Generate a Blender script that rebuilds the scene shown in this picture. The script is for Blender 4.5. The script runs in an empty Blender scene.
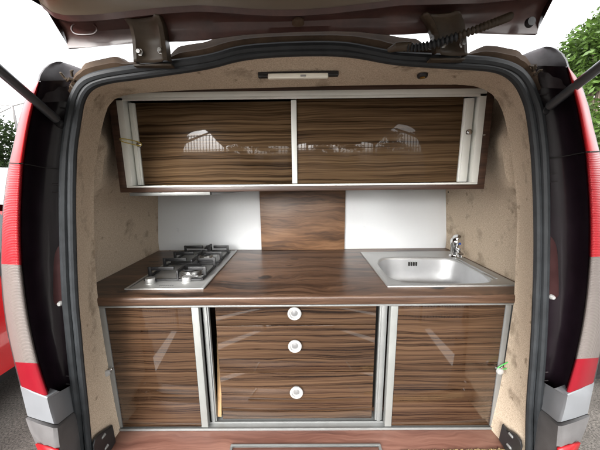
import bpy, bmesh, math, random
from mathutils import Vector as V, Matrix, noise as mnoise
random.seed(7)
R = math.radians
scn = bpy.context.scene
col = scn.collection

# ------------------------------------------------------------------ camera
CAMZ = 1.62
F, PITCH, YAW, ROLL = 264.0, 0.1771, 0.0065, -0.0105
fw = V((-math.sin(YAW)*math.cos(PITCH), math.cos(YAW)*math.cos(PITCH), -math.sin(PITCH)))
rt0 = V((math.cos(YAW), math.sin(YAW), 0)); up0 = rt0.cross(fw)
rt = math.cos(ROLL)*rt0 + math.sin(ROLL)*up0
up = -math.sin(ROLL)*rt0 + math.cos(ROLL)*up0
ORG = V((0, 0, CAMZ))
cd = bpy.data.cameras.new('camera'); cam = bpy.data.objects.new('camera', cd); col.objects.link(cam)
cd.sensor_width = 36; cd.lens = F/600*36; cd.clip_start = .02; cd.clip_end = 900
m = Matrix((rt, up, -fw)).transposed().to_4x4(); m.translation = ORG
cam.matrix_world = m
scn.camera = cam

def ray(px, py):
    return fw + rt*((px-300)/F) - up*((py-225)/F)
def P(px, py, Y):            # point measured from the survey photo on the plane y = Y
    d = ray(px, py); return ORG + d*(Y/d.y)
def PZ(px, py, z):           # same, on a horizontal plane (z relative to eye height)
    d = ray(px, py); return ORG + d*(z/d.z)
def Z(r): return CAMZ + r

# ------------------------------------------------------------------ materials
def mat(name, base=(.5,.5,.5), rough=.5, metal=0, spec=.5, coat=0, coat_r=.03, bump=0, bscale=200, var=0, vscale=6, trans=0, alpha=1):
    mt = bpy.data.materials.new(name); mt.use_nodes = True
    n = mt.node_tree.nodes; l = mt.node_tree.links
    b = n['Principled BSDF']
    b.inputs['Base Color'].default_value = (*base, 1)
    b.inputs['Roughness'].default_value = rough
    b.inputs['Metallic'].default_value = metal
    b.inputs['Specular IOR Level'].default_value = spec
    b.inputs['Coat Weight'].default_value = coat
    b.inputs['Coat Roughness'].default_value = coat_r
    b.inputs['Transmission Weight'].default_value = trans
    tc = n.new('ShaderNodeTexCoord')
    if var:
        nz = n.new('ShaderNodeTexNoise'); nz.inputs['Scale'].default_value = vscale; nz.inputs['Detail'].default_value = 6
        nz.inputs['Roughness'].default_value = .65
        l.new(tc.outputs['Object'], nz.inputs['Vector'])
        rp = n.new('ShaderNodeValToRGB')
        rp.color_ramp.elements[0].position = .3; rp.color_ramp.elements[1].position = .72
        rp.color_ramp.elements[0].color = (*[c*(1-var) for c in base], 1)
        rp.color_ramp.elements[1].color = (*[min(1, c*(1+var)) for c in base], 1)
        l.new(nz.outputs['Fac'], rp.inputs['Fac']); l.new(rp.outputs['Color'], b.inputs['Base Color'])
        mr = n.new('ShaderNodeMapRange')
        mr.inputs['To Min'].default_value = max(.02, rough-.08); mr.inputs['To Max'].default_value = min(1, rough+.12)
        l.new(nz.outputs['Fac'], mr.inputs['Value']); l.new(mr.outputs['Result'], b.inputs['Roughness'])
    if bump:
        nb = n.new('ShaderNodeTexNoise'); nb.inputs['Scale'].default_value = bscale; nb.inputs['Detail'].default_value = 4
        l.new(tc.outputs['Object'], nb.inputs['Vector'])
        bp = n.new('ShaderNodeBump'); bp.inputs['Strength'].default_value = bump; bp.inputs['Distance'].default_value = .002
        l.new(nb.outputs['Fac'], bp.inputs['Height']); l.new(bp.outputs['Normal'], b.inputs['Normal'])
    return mt

def wood(name, cols, sx, sz, fine, rough, swirl=.03, axis='xz', coat=0, knots=0, bump=.05, spec=.5):
    """streaked veneer: long grain along x; across-grain axis is z (fronts) or y (worktops)"""
    mt = bpy.data.materials.new(name); mt.use_nodes = True
    n = mt.node_tree.nodes; l = mt.node_tree.links; b = n['Principled BSDF']
    tc = n.new('ShaderNodeTexCoord'); oi = n.new('ShaderNodeObjectInfo')
    sep = n.new('ShaderNodeSeparateXYZ'); l.new(tc.outputs['Object'], sep.inputs[0])
    def math_(op, a, bb=None):
        k = n.new('ShaderNodeMath'); k.operation = op
        for i, v in enumerate((a, bb)):
            if v is None: continue
            if isinstance(v, (int, float)): k.inputs[i].default_value = v
            else: l.new(v, k.inputs[i])
        return k.outputs[0]
    offs = math_('MULTIPLY', oi.outputs['Random'], 37.0)
    x = math_('ADD', sep.outputs['X'], offs)
    y0 = sep.outputs['Z'] if axis == 'xz' else sep.outputs['Y']
    y0 = math_('ADD', y0, math_('MULTIPLY', offs, .61))
    # swirl
    cb = n.new('ShaderNodeCombineXYZ'); l.new(math_('MULTIPLY', x, 3.2), cb.inputs[0]); l.new(math_('MULTIPLY', y0, 7.0), cb.inputs[1])
    nz = n.new('ShaderNodeTexNoise'); nz.inputs['Scale'].default_value = 1; nz.inputs['Detail'].default_value = 3
    l.new(cb.outputs[0], nz.inputs['Vector'])
    y = math_('ADD', y0, math_('MULTIPLY', math_('SUBTRACT', nz.outputs['Fac'], .5), swirl*2))
    knot_out = None
    if knots:
        cv = n.new('ShaderNodeCombineXYZ'); l.new(math_('MULTIPLY', x, 4.2), cv.inputs[0]); l.new(math_('MULTIPLY', y, 9.0), cv.inputs[1])
        vo = n.new('ShaderNodeTexVoronoi'); vo.inputs['Scale'].default_value = 1; vo.inputs['Randomness'].default_value = 1
        l.new(cv.outputs[0], vo.inputs['Vector'])
        kd = math_('POWER', math_('MAXIMUM', math_('SUBTRACT', 1.0, math_('MULTIPLY', vo.outputs['Distance'], 2.4)), 0.0), 2.0)
        y = math_('ADD', y, math_('MULTIPLY', kd, knots))
        knot_out = math_('POWER', math_('MAXIMUM', math_('SUBTRACT', 1.0, math_('MULTIPLY', vo.outputs['Distance'], 7.0)), 0.0), 1.0)
    def layer(fx, fy, det):
        c = n.new('ShaderNodeCombineXYZ'); l.new(math_('MULTIPLY', x, fx), c.inputs[0]); l.new(math_('MULTIPLY', y, fy), c.inputs[1])
        t = n.new('ShaderNodeTexNoise'); t.inputs['Scale'].default_value = 1; t.inputs['Detail'].default_value = det; t.inputs['Roughness'].default_value = .6
        l.new(c.outputs[0], t.inputs['Vector']); return t.outputs['Fac']
    a = layer(sx, sz, 4); f1 = layer(sx*3.5, sz*fine, 3); big = layer(sx*.5, sz*.22, 2)
    v = math_('ADD', math_('ADD', math_('MULTIPLY', a, .50), math_('MULTIPLY', f1, .36)), math_('MULTIPLY', big, .14))
    if knot_out is not None:
        v = math_('SUBTRACT', v, math_('MULTIPLY', knot_out, .45))
    rp = n.new('ShaderNodeValToRGB'); cr = rp.color_ramp
    while len(cr.elements) < len(cols): cr.elements.new(.5)
    for e, (p, c) in zip(cr.elements, cols): e.position = p; e.color = (*c, 1)
    l.new(v, rp.inputs['Fac']); l.new(rp.outputs['Color'], b.inputs['Base Color'])
    b.inputs['Roughness'].default_value = rough; b.inputs['Coat Weight'].default_value = coat; b.inputs['Coat Roughness'].default_value = .03; b.inputs['Coat IOR'].default_value = 1.5 if coat == 1.0 else 1.5
    b.inputs['Specular IOR Level'].default_value = spec
    if bump:
        bp = n.new('ShaderNodeBump'); bp.inputs['Strength'].default_value = bump; bp.inputs['Distance'].default_value = .001
        l.new(f1, bp.inputs['Height']); l.new(bp.outputs['Normal'], b.inputs['Normal'])
    return mt

M = {}
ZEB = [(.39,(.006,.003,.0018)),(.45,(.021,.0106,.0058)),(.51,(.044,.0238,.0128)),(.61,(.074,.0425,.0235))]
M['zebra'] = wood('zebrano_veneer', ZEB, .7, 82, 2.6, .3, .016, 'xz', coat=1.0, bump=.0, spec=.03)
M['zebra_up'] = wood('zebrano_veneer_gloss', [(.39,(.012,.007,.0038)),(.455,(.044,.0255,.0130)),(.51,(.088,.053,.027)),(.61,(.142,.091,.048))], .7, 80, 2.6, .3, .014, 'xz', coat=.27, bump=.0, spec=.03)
WAL = [(.38,(.014,.0075,.0048)),(.45,(.052,.026,.015)),(.52,(.112,.059,.034)),(.62,(.185,.105,.062))]
M['walnut_top'] = wood('walnut_worktop', WAL, 1.2, 19, 4.0, .33, .06, 'xy', knots=.05, bump=.06)
M['walnut_panel'] = wood('walnut_panel', [(.33,(.024,.012,.007)),(.43,(.080,.040,.020)),(.51,(.150,.078,.039)),(.63,(.23,.128,.068))], 1.5, 14, 5.0, .4, .05, 'xz', knots=.055, bump=.06)
M['walnut_edge'] = wood('walnut_edge', [(.37,(.022,.011,.007)),(.5,(.062,.033,.020)),(.64,(.115,.066,.041))], 1.6, 40, 3.0, .35, .02, 'xz')
M['dark_wood'] = wood('dark_carcass', [(.35,(.018,.010,.008)),(.5,(.06,.032,.022)),(.66,(.11,.062,.04))], 1.4, 40, 3.0, .4, .02, 'xz')
M['floor_wood'] = wood('floor_laminate', [(.33,(.050,.020,.014)),(.45,(.105,.045,.032)),(.55,(.15,.072,.052)),(.68,(.20,.105,.078))], 1.2, 22, 4.0, .42, .06, 'xy', knots=.03, bump=.08)
M['raw_wood'] = mat('raw_board', (.24,.145,.065), .7, var=.25, vscale=20)
M['alu'] = mat('brushed_aluminium', (.215,.22,.215), .4, .4, var=.06, vscale=30, bump=.05, bscale=300)
M['alu_white'] = mat('ivory_aluminium', (.80,.81,.76), .4, .1, var=.05, vscale=12)
M['alu_light'] = mat('satin_aluminium', (.21,.215,.205), .4, .3, var=.05, vscale=20)
M['satin'] = mat('satin_steel', (.43,.43,.42), .33, .55, var=.06, vscale=20)
M['steel'] = mat('stainless_steel', (.62,.62,.61), .22, 1, var=.06, vscale=14)
M['steel_sink'] = mat('brushed_steel', (.50,.505,.51), .44, .8, var=.08, vscale=9, bump=.04, bscale=420)
M['chrome'] = mat('chrome', (.8,.8,.8), .07, 1)
M['iron'] = mat('cast_iron', (.012,.012,.013), .45, bump=.25, bscale=500)
M['rubber'] = mat('rubber_seal', (.016,.018,.020), .52, spec=.35, var=.35, vscale=25, bump=.1, bscale=120)
M['white_panel'] = mat('white_laminate', (.66,.68,.69), .28, var=.015, vscale=3)
M['white_plastic'] = mat('white_plastic', (.31,.308,.30), .35)
M['grey_plastic'] = mat('grey_plastic', (.17,.17,.17), .4, .3)
M['black_plastic'] = mat('black_plastic', (.016,.016,.017), .42, bump=.15, bscale=260, var=.3, vscale=30)
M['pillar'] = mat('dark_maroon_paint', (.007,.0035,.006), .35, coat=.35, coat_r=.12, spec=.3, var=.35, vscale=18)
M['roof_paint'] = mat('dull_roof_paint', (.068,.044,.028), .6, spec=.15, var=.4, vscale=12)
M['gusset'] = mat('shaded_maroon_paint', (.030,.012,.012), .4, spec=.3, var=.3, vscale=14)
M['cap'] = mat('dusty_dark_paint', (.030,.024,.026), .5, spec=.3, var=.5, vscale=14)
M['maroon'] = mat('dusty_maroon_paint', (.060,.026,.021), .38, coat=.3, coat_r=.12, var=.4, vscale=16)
M['olive'] = mat('faded_brown_paint', (.050,.036,.023), .45, spec=.3, var=.4, vscale=11)
M['trim'] = mat('tailgate_trim', (.105,.074,.044), .32, coat=.3, coat_r=.15, var=.15, vscale=3)
M['silver'] = mat('silver_bumper_paint', (.15,.156,.165), .42, .2, var=.06, vscale=9)
M['bumper'] = mat('grey_bumper_plastic', (.075,.072,.072), .55, var=.18, vscale=20, bump=.2, bscale=500)
M['gunmetal'] = mat('strut_paint', (.045,.048,.052), .32, .2, coat=.3)
M['brass'] = mat('brass', (.6,.38,.1), .3, 1)
M['green_cord'] = mat('green_cord', (.06,.42,.08), .5)
M['yellow_cord'] = mat('yellow_cord', (.55,.42,.08), .5)
M['foam'] = mat('insulation_foam', (.22,.16,.07), .9, var=.4, vscale=60)
M['gap'] = mat('dark_void', (.01,.009,.008), .8)
M['light_diffuser'] = mat('lamp_diffuser', (.90,.88,.76), .4)

def lens_mat(name, base, rib=0, emit=None):
    mt = mat(name, base, .3, spec=.18, var=.10, vscale=8)
    if rib:
        n = mt.node_tree.nodes; l = mt.node_tree.links; b = n['Principled BSDF']
        tc = n.new('ShaderNodeTexCoord'); w = n.new('ShaderNodeTexWave'); w.wave_type = 'BANDS'; w.bands_direction = 'Z'
        w.inputs['Scale'].default_value = rib; w.inputs['Distortion'].default_value = 0
        l.new(tc.outputs['Object'], w.inputs['Vector'])
        bp = n.new('ShaderNodeBump'); bp.inputs['Strength'].default_value = .22; bp.inputs['Distance'].default_value = .004
        l.new(w.outputs['Fac'], bp.inputs['Height']); l.new(bp.outputs['Normal'], b.inputs['Normal'])
        rp = n.new('ShaderNodeValToRGB'); rp.color_ramp.elements[0].color = (*[c*.85 for c in base], 1); rp.color_ramp.elements[1].color = (*base, 1)
        l.new(w.outputs['Fac'], rp.inputs['Fac']); l.new(rp.outputs['Color'], b.inputs['Base Color'])
    return mt
M['lens_red'] = lens_mat('red_lens', (.29,.008,.011))
M['lens_red_rib'] = lens_mat('ribbed_red_lens', (.235,.009,.013), 75)
M['lens_clear'] = lens_mat('ribbed_clear_lens', (.115,.10,.092), 75)
M['lens_dark'] = lens_mat('deep_red_lens', (.14,.005,.010), 0)

def carpet():
    mt = mat('beige_felt', (.3,.22,.15), .95, spec=.1)
    n = mt.node_tree.nodes; l = mt.node_tree.links; b = n['Principled BSDF']
    tc = n.new('ShaderNodeTexCoord')
    a = n.new('ShaderNodeTexNoise'); a.inputs['Scale'].default_value = 260; a.inputs['Detail'].default_value = 5
    bl = n.new('ShaderNodeTexNoise'); bl.inputs['Scale'].default_value = 9; bl.inputs['Detail'].default_value = 4; bl.inputs['Roughness'].default_value = .6
    sp = n.new('ShaderNodeTexNoise'); sp.inputs['Scale'].default_value = 26; sp.inputs['Detail'].default_value = 3
    for t in (a, bl, sp): l.new(tc.outputs['Object'], t.inputs['Vector'])
    r1 = n.new('ShaderNodeValToRGB'); e = r1.color_ramp.elements
    e[0].position = .3; e[0].color = (.41,.33,.245,1); e[1].position = .7; e[1].color = (.61,.505,.39,1)
    l.new(a.outputs['Fac'], r1.inputs['Fac'])
    r2 = n.new('ShaderNodeValToRGB'); e = r2.color_ramp.elements          # damp, mouldy patches
    e[0].position = .32; e[0].color = (.62,.605,.585,1); e[1].position = .44; e[1].color = (1,1,1,1)
    l.new(bl.outputs['Fac'], r2.inputs['Fac'])
    r3 = n.new('ShaderNodeValToRGB'); e = r3.color_ramp.elements
    e[0].position = .25; e[0].color = (.55,.53,.5,1); e[1].position = .32; e[1].color = (1,1,1,1)
    l.new(sp.outputs['Fac'], r3.inputs['Fac'])
    m1 = n.new('ShaderNodeMixRGB'); m1.blend_type = 'MULTIPLY'; m1.inputs[0].default_value = 1
    m2 = n.new('ShaderNodeMixRGB'); m2.blend_type = 'MULTIPLY'; m2.inputs[0].default_value = 1
    l.new(r1.outputs[0], m1.inputs[1]); l.new(r2.outputs[0], m1.inputs[2]); l.new(m1.outputs[0], m2.inputs[1]); l.new(r3.outputs[0], m2.inputs[2])
    l.new(m2.outputs[0], b.inputs['Base Color'])
    bp = n.new('ShaderNodeBump'); bp.inputs['Strength'].default_value = .6; bp.inputs['Distance'].default_value = .003
    l.new(a.outputs['Fac'], bp.inputs['Height']); l.new(bp.outputs['Normal'], b.inputs['Normal'])
    return mt
M['carpet'] = carpet()

# ------------------------------------------------------------------ mesh helpers
class MB:
    def __init__(s): s.v = []; s.f = []
    def add(s, vs, fs):
        o = len(s.v); s.v += [V(p) for p in vs]; s.f += [[i+o for i in f] for f in fs]; return s
    def bm(s, b):
        b.verts.ensure_lookup_table(); b.verts.index_update()
        s.add([v.co.copy() for v in b.verts], [[v.index for v in f.verts] for f in b.faces]); b.free(); return s
    def box(s, x0, x1, y0, y1, z0, z1, bev=.0015, seg=2):
        b = bmesh.new(); bmesh.ops.create_cube(b, size=1)
        for v in b.verts:
            v.co = V(((x0+x1)/2+v.co.x*(x1-x0), (y0+y1)/2+v.co.y*(y1-y0), (z0+z1)/2+v.co.z*(z1-z0)))
        if bev: bmesh.ops.bevel(b, geom=b.edges[:], offset=bev, segments=seg, profile=.5, affect='EDGES')
        return s.bm(b)
    def loft(s, rows, closed=False):
        k = len(rows[0]); o = len(s.v)
        for r in rows: s.v += [V(p) for p in r]
        for i in range(len(rows)-1):
            for j in range(k if closed else k-1):
                a = o+i*k+j; b = o+i*k+(j+1) % k
                s.f.append([a, b, b+k, a+k])
        return s
    def tube(s, pts, r, n=10, closed=False, cap=True):
        pts = [V(p) for p in pts]; k = len(pts); rows = []; nrm = None
        for i, p in enumerate(pts):
            if closed: t = (pts[(i+1) % k]-pts[i-1]).normalized()
            else: t = (pts[min(i+1, k-1)]-pts[max(i-1, 0)]).normalized()
            if nrm is None:
                nrm = t.orthogonal().normalized()
            nrm = (nrm - t*nrm.dot(t)).normalized(); bi = t.cross(nrm)
            rr = r[i] if isinstance(r, (list, tuple)) else r
            rows.append([p+(nrm*math.cos(2*math.pi*j/n)+bi*math.sin(2*math.pi*j/n))*rr for j in range(n)])
        if closed: rows.append(rows[0])
        s.loft(rows, True)
        if cap and not closed:
            s.add(rows[0], [list(range(n))[::-1]]); s.add(rows[-1], [list(range(n))])
        return s
    def lathe(s, c, prof, ax='z', n=28, squash=None):
        c = V(c); rows = []
        for (r, h) in prof:
            row = []
            for j in range(n):
                a = 2*math.pi*j/n; u, w = r*math.cos(a), r*math.sin(a)
                if squash: w *= squash
                row.append(c + {'z': V((u, w, h)), 'y': V((u, -h, w)), 'x': V((h, u, w))}[ax])
            rows.append(row)
        s.loft(rows, True)
        s.add(rows[0], [list(range(n))]); s.add(rows[-1], [list(range(n))]); return s
    def prism(s, poly, d):
        a = [V(p) for p in poly]; d = V(d); k = len(a)
        s.add(a+[p+d for p in a], [list(range(k))[::-1], list(range(k, 2*k))]+[[i, (i+1) % k, k+(i+1) % k, k+i] for i in range(k)])
        return s
    def build(s, name, mt, parent=None, sharp=35, solid=0, loc=None, bev=0):
        base = V((0,0,0)) if parent is None else WP[parent.name]
        if loc is not None and parent is None: base = V(loc)
        me = bpy.data.meshes.new(name)
        b = bmesh.new()
        vs = [b.verts.new(p-base) for p in s.v]
        for f in s.f:
            try: b.faces.new([vs[i] for i in f])
            except ValueError: pass
        bmesh.ops.remove_doubles(b, verts=b.verts[:], dist=1e-5)
        bmesh.ops.recalc_face_normals(b, faces=b.faces[:])
        b.to_mesh(me); b.free()
        for p in me.polygons: p.use_smooth = True
        me.set_sharp_from_angle(angle=R(sharp))
        me.materials.append(mt)
        o = bpy.data.objects.new(name, me); col.objects.link(o)
        if parent is not None: o.parent = parent; WP[o.name] = base.copy()
        else: o.location = base; WP[o.name] = base.copy()
        if solid:
            md = o.modifiers.new('thickness', 'SOLIDIFY'); md.thickness = solid; md.offset = 0
        if bev:
            md = o.modifiers.new('bevel', 'BEVEL'); md.width = bev; md.segments = 2; md.limit_method = 'ANGLE'
        return o
WP = {}
def tag(o, label, cat, group=None, kind=None):
    if label: o['label'] = label
    if cat: o['category'] = cat
    if group: o['group'] = group
    if kind: o['kind'] = kind
    return o
def thing(name, label, cat, loc, group=None):
    o = bpy.data.objects.new(name, None); o.empty_display_size = .1; col.objects.link(o); o.location = loc
    WP[o.name] = V(loc); return tag(o, label, cat, group)
def copy_tree(o, parent=None):
    c = o.copy(); col.objects.link(c)
    if parent is not None: c.parent = parent
    for ch in list(o.children): copy_tree(ch, c)
    return c
def lerp(a, b, t): return a+(b-a)*t
def resample(pts, n):
    pts = [V(p) for p in pts]; L = [0]
    for i in range(1, len(pts)): L.append(L[-1]+(pts[i]-pts[i-1]).length)
    out = []; j = 0
    for i in range(n):
        s = L[-1]*i/(n-1)
        while j < len(pts)-2 and L[j+1] < s: j += 1
        t = (s-L[j])/max(1e-9, L[j+1]-L[j]); out.append(pts[j].lerp(pts[j+1], min(1, max(0, t))))
    return out
def smooth(pts, it=2, closed=False):
    pts = [V(p) for p in pts]
    for _ in range(it):
        q = []
        k = len(pts)
        for i in range(k if closed else k-1):
            a, b = pts[i], pts[(i+1) % k]
            q += [a*.75+b*.25, a*.25+b*.75]
        if not closed: q = [pts[0]]+q+[pts[-1]]
        pts = q
    return pts

# ------------------------------------------------------------------ the van
YO = .74                       # plane of the tailgate opening
FL = -.985                     # load floor below eye height
van = thing('van', 'dark maroon van seen from behind, tailgate raised over a felt lined camper kitchen', 'van', (0, 1.6, 0))

INN = [(95,481),(90,460),(88,440),(85,407),(81,370),(77.5,330),(74.5,300),(72.5,250),(71.5,200),(72.5,155),(74,140),(77,120),(79,107),(80.7,100),(84,93),(88,88),(93,84.5),(100,81.6),(113,78.7),(127,77),(140,75.3),(170,71),(200,66.7),(217,63),(233,58.3),(250,55.3),(267,53.6),(300,52),(333,52),(350,53.2),(367,55.7),(383,59),(400,61.7),(440,64.3),(480,66.5),(490,67.5),(502,70),(513,76.5),(520.5,85.5),(526,97.5),(529.5,108),(532,124),(533.3,135),(535.5,155),(537.5,200),(538,250),(536.5,300),(534,350),(530,400),(529,425),(529,460),(525,478)]
OUT = [(87,484),(82,460),(80,440),(78,407),(73,370),(69.5,330),(66.5,300),(64.5,250),(63.5,200),(65,155),(67,138),(70,118),(72.5,105),(74.6,98),(78,90),(83,83.5),(90,79),(100,75.7),(113,73),(127,70.8),(140,69),(170,65),(200,61),(217,57.6),(233,52.3),(250,49.6),(267,48.2),(300,46.5),(333,46.3),(350,47.7),(367,51),(383,54.3),(400,57),(440,58.6),(480,61),(490,62),(507,65.7),(520,72.7),(528,83),(533,95),(538,108),(540.5,124),(541.7,135),(543.7,155),(545,200),(545,250),(544,300),(542,350),(538,400),(537,425),(537,460),(533,482)]
inn3 = smooth([P(x, y, YO) for x, y in INN], 2, True)
out3 = smooth([P(x, y, YO-.004) for x, y in OUT], 2, True)
sl = MB(); sl.tube(inn3, .0098, 10, True); sl.tube(out3, .0115, 10, True)
# backing web between the two beads
k = len(inn3); sl.loft([[p+V((0,.008,0)) for p in inn3], [p+V((0,.010,0)) for p in out3]], True)
sl.build('door_seal', M['rubber'], van)

# carpet lining: strip from seal to lip, then return to the side walls
LIPL = [(122,447),(118,432),(113,410),(106,370),(100,335),(96,308),(93,283),(91,240),(90,200),(91.5,170),(94,150),(96.5,137),(99,125),(101.5,115),(105,104),(110,98.5),(117,95)]
LIPT = [(127,92.8),(140,91.3),(160,90),(200,88),(233,87.2),(267,86.3),(300,85.4),(350,84),(400,83.2),(440,83),(470,83.3),(482,85.5)]
LIPR = [(492,90),(499,96),(505,107),(509,120),(512,137),(515,155),(519.5,190),(521,220),(519,260),(518,285),(517,305),(513,330),(507,370),(498,410),(493,430),(489,445)]
NL = 120
inn_open = [P(x, y, YO+.004) for x, y in INN]
# pull the front ring slightly inside the seal bead
cx = V((.0, YO, Z(-.35)))
inn_open = [p + (cx-p).normalized()*.004 for p in inn_open]
lip = [P(x, y, .878) for x, y in LIPL+LIPT+LIPR]
ringA = resample(smooth(inn_open, 2), NL); ringL = resample(smooth(lip, 2), NL)
def wall_ring(Y, w, zt, r=.09, bow=0):
    pts = [V((-w, Y, Z(FL-.03))), V((-w, Y, Z(-.4))), V((-w, Y, Z(zt-r)))]
    for a in range(0, 91, 15):
        pts.append(V((-w+r-r*math.cos(R(a)), Y, Z(zt-r+r*math.sin(R(a))))))
    for a in range(90, -1, -15):
        pts.append(V((w-r+r*math.cos(R(a)), Y, Z(zt-r+r*math.sin(R(a))))))
    pts += [V((w, Y, Z(-.4))), V((w, Y, Z(FL-.03)))]
    return resample(pts, NL)
ringM = [a.lerp(b, .5)+V((0, 0, .004)) for a, b in zip(ringA, ringL)]
ringL2 = [p+V((0,.014,0)) for p in ringL]
lin = MB(); lin.loft([ringA, ringM, ringL, ringL2])
lin.build('entry_lining', M['carpet'], van, sharp=60)
CC = V((0, 0, Z(-.30)))
def wallx(z): return .858 if z < -.42 else .858-.10*(z+.42)
def ring_at(Y, zt, r=.16):
    """tapering box section, sampled along the same directions as the lip so the sheets do not twist"""
    sec = [V((wallx(FL-.03), 0, FL-.03)), V((.858, 0, -.6)), V((.858, 0, -.42))]
    wt_ = wallx(zt-r)
    for k in range(9): sec.append(V((wt_-r+r*math.cos(R(k*90/8)), 0, zt-r+r*math.sin(R(k*90/8)))))
    sec.append(V((0, 0, zt+.006)))
    sec = [V((0, 0, FL-.03))]+sec
    out = []
    for p in ringL:
        d = V((abs(p.x-CC.x), 0, p.z-CC.z)); best = None
        for a, b in zip(sec, sec[1:]):
            a = a+V((0,0,.30)); b = b+V((0,0,.30)); e = b-a
            den = d.x*e.z-d.z*e.x
            if abs(den) < 1e-12: continue
            t = (a.x*e.z-a.z*e.x)/den; u = (a.x*d.z-a.z*d.x)/den
            if t > 0 and -1e-6 <= u <= 1+1e-6: best = t if best is None else min(best, t)
        out.append(V((math.copysign(d.x*best, p.x), Y, Z(-.30)+d.z*best)))
    return out
ringC = []
for a, b in zip(ringL2, ring_at(.900, .318)):
    zr = a.z-CAMZ; f = max(0, min(1, (.20-zr)/.22)); f = f*f*(3-2*f)
    if zr < -.9: f = 1
    o_ = a+V((0,.006,0))+(a-V((0,a.y,Z(-.3)))).normalized()*.006
    ringC.append(V((lerp(o_.x, b.x, f), .900, lerp(o_.z, b.z, f*.5))))
def sst(a, b, x): t = max(0, min(1, (x-a)/(b-a))); return t*t*(3-2*t)
def slope(Y, s_, zt):
    out = []
    for a, b in zip(ringL2, ring_at(Y, zt)):
        zr = a.z-CAMZ; mz = sst(-.15, .0, zr)*(1-sst(.10, .20, zr)); w_ = 1-mz*(1-s_)
        out.append(V((lerp(a.x, b.x, w_), Y, lerp(a.z, b.z, w_))))
    return out
lw = MB(); lw.loft([ringL2, ringC, slope(.955, .15, .322), slope(1.02, .30, .322), slope(1.25, .8, .325), ring_at(1.54, .325)])
w = .858
lw.add([V((-w,1.539,Z(FL-.03))), V((w,1.539,Z(FL-.03))), V((w,1.539,Z(.33))), V((-w,1.539,Z(.33)))], [[0,1,2,3]])
lw.build('wall_lining', M['carpet'], van, sharp=60)
# small screw heads in the felt walls
for (x, y, sx) in ((104.5, 196, -1), (508, 198, 1), (158, 193, -1), (448.5, 192, 1)):
    d = ray(x, y); p = ORG+d*((.835*sx)/d.x)
    for _ in range(4): p = ORG+d*((wallx(p.z-CAMZ)*sx)/d.x)
    MB().lathe(p, [(.0045,-.002),(.0045,.002),(.002,.003)], 'x', 10).build('screw_head', M['gap'], van)

# load floor, hatch frame and torn foam edge
fb = MB(); fb.box(-.84, .84, .80, .97, Z(FL-.018), Z(FL), .002)
fb.build('floor_board', M['floor_wood'], van)
fb2 = MB(); fb2.box(-.70, .70, .70, .798, Z(FL-.045), Z(FL-.022), .003)
fb2.build('load_sill', M['black_plastic'], van)
a = PZ(231, 446, FL); b = PZ(380, 444.5, FL)
hf = MB(); x0, x1, yb = a.x, b.x, (a.y+b.y)/2
hf.box(x0, x1, yb-.009, yb, Z(FL+.001), Z(FL+.007), .001)
hf.box(x0, x0+.009, .705, yb-.009, Z(FL-.02), Z(FL+.007), .001); hf.box(x1-.009, x1, .705, yb-.009, Z(FL-.02), Z(FL+.007), .001)
hf.build('hatch_frame', M['alu'], van)
hb = MB(); hb.box(x0+.011, x1-.011, .705, yb-.011, Z(FL-.02), Z(FL+.003), .001); hb.build('hatch_cover', M['floor_wood'], van)
fm = MB()
a = PZ(398, 449, FL); b = PZ(503, 447, FL)
rng = random.Random(3); top = []; bot = []; low = []
for i in range(150):
    t = i/149; x = lerp(a.x, b.x, t); y = lerp(a.y, b.y, t)-.011+rng.uniform(-.004, .004)
    top.append(V((x, y, Z(FL+.003+rng.uniform(0, .004))))); bot.append(V((x+rng.uniform(-.003,.003), y-.03, Z(FL+rng.uniform(-.006,.005))))); low.append(V((x, y-.05, Z(FL-.04))))
fm.loft([[p-V((0,-.003,.01)) for p in top], top, bot, low]); fm.build('insulation_foam', M['foam'], van)

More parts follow.
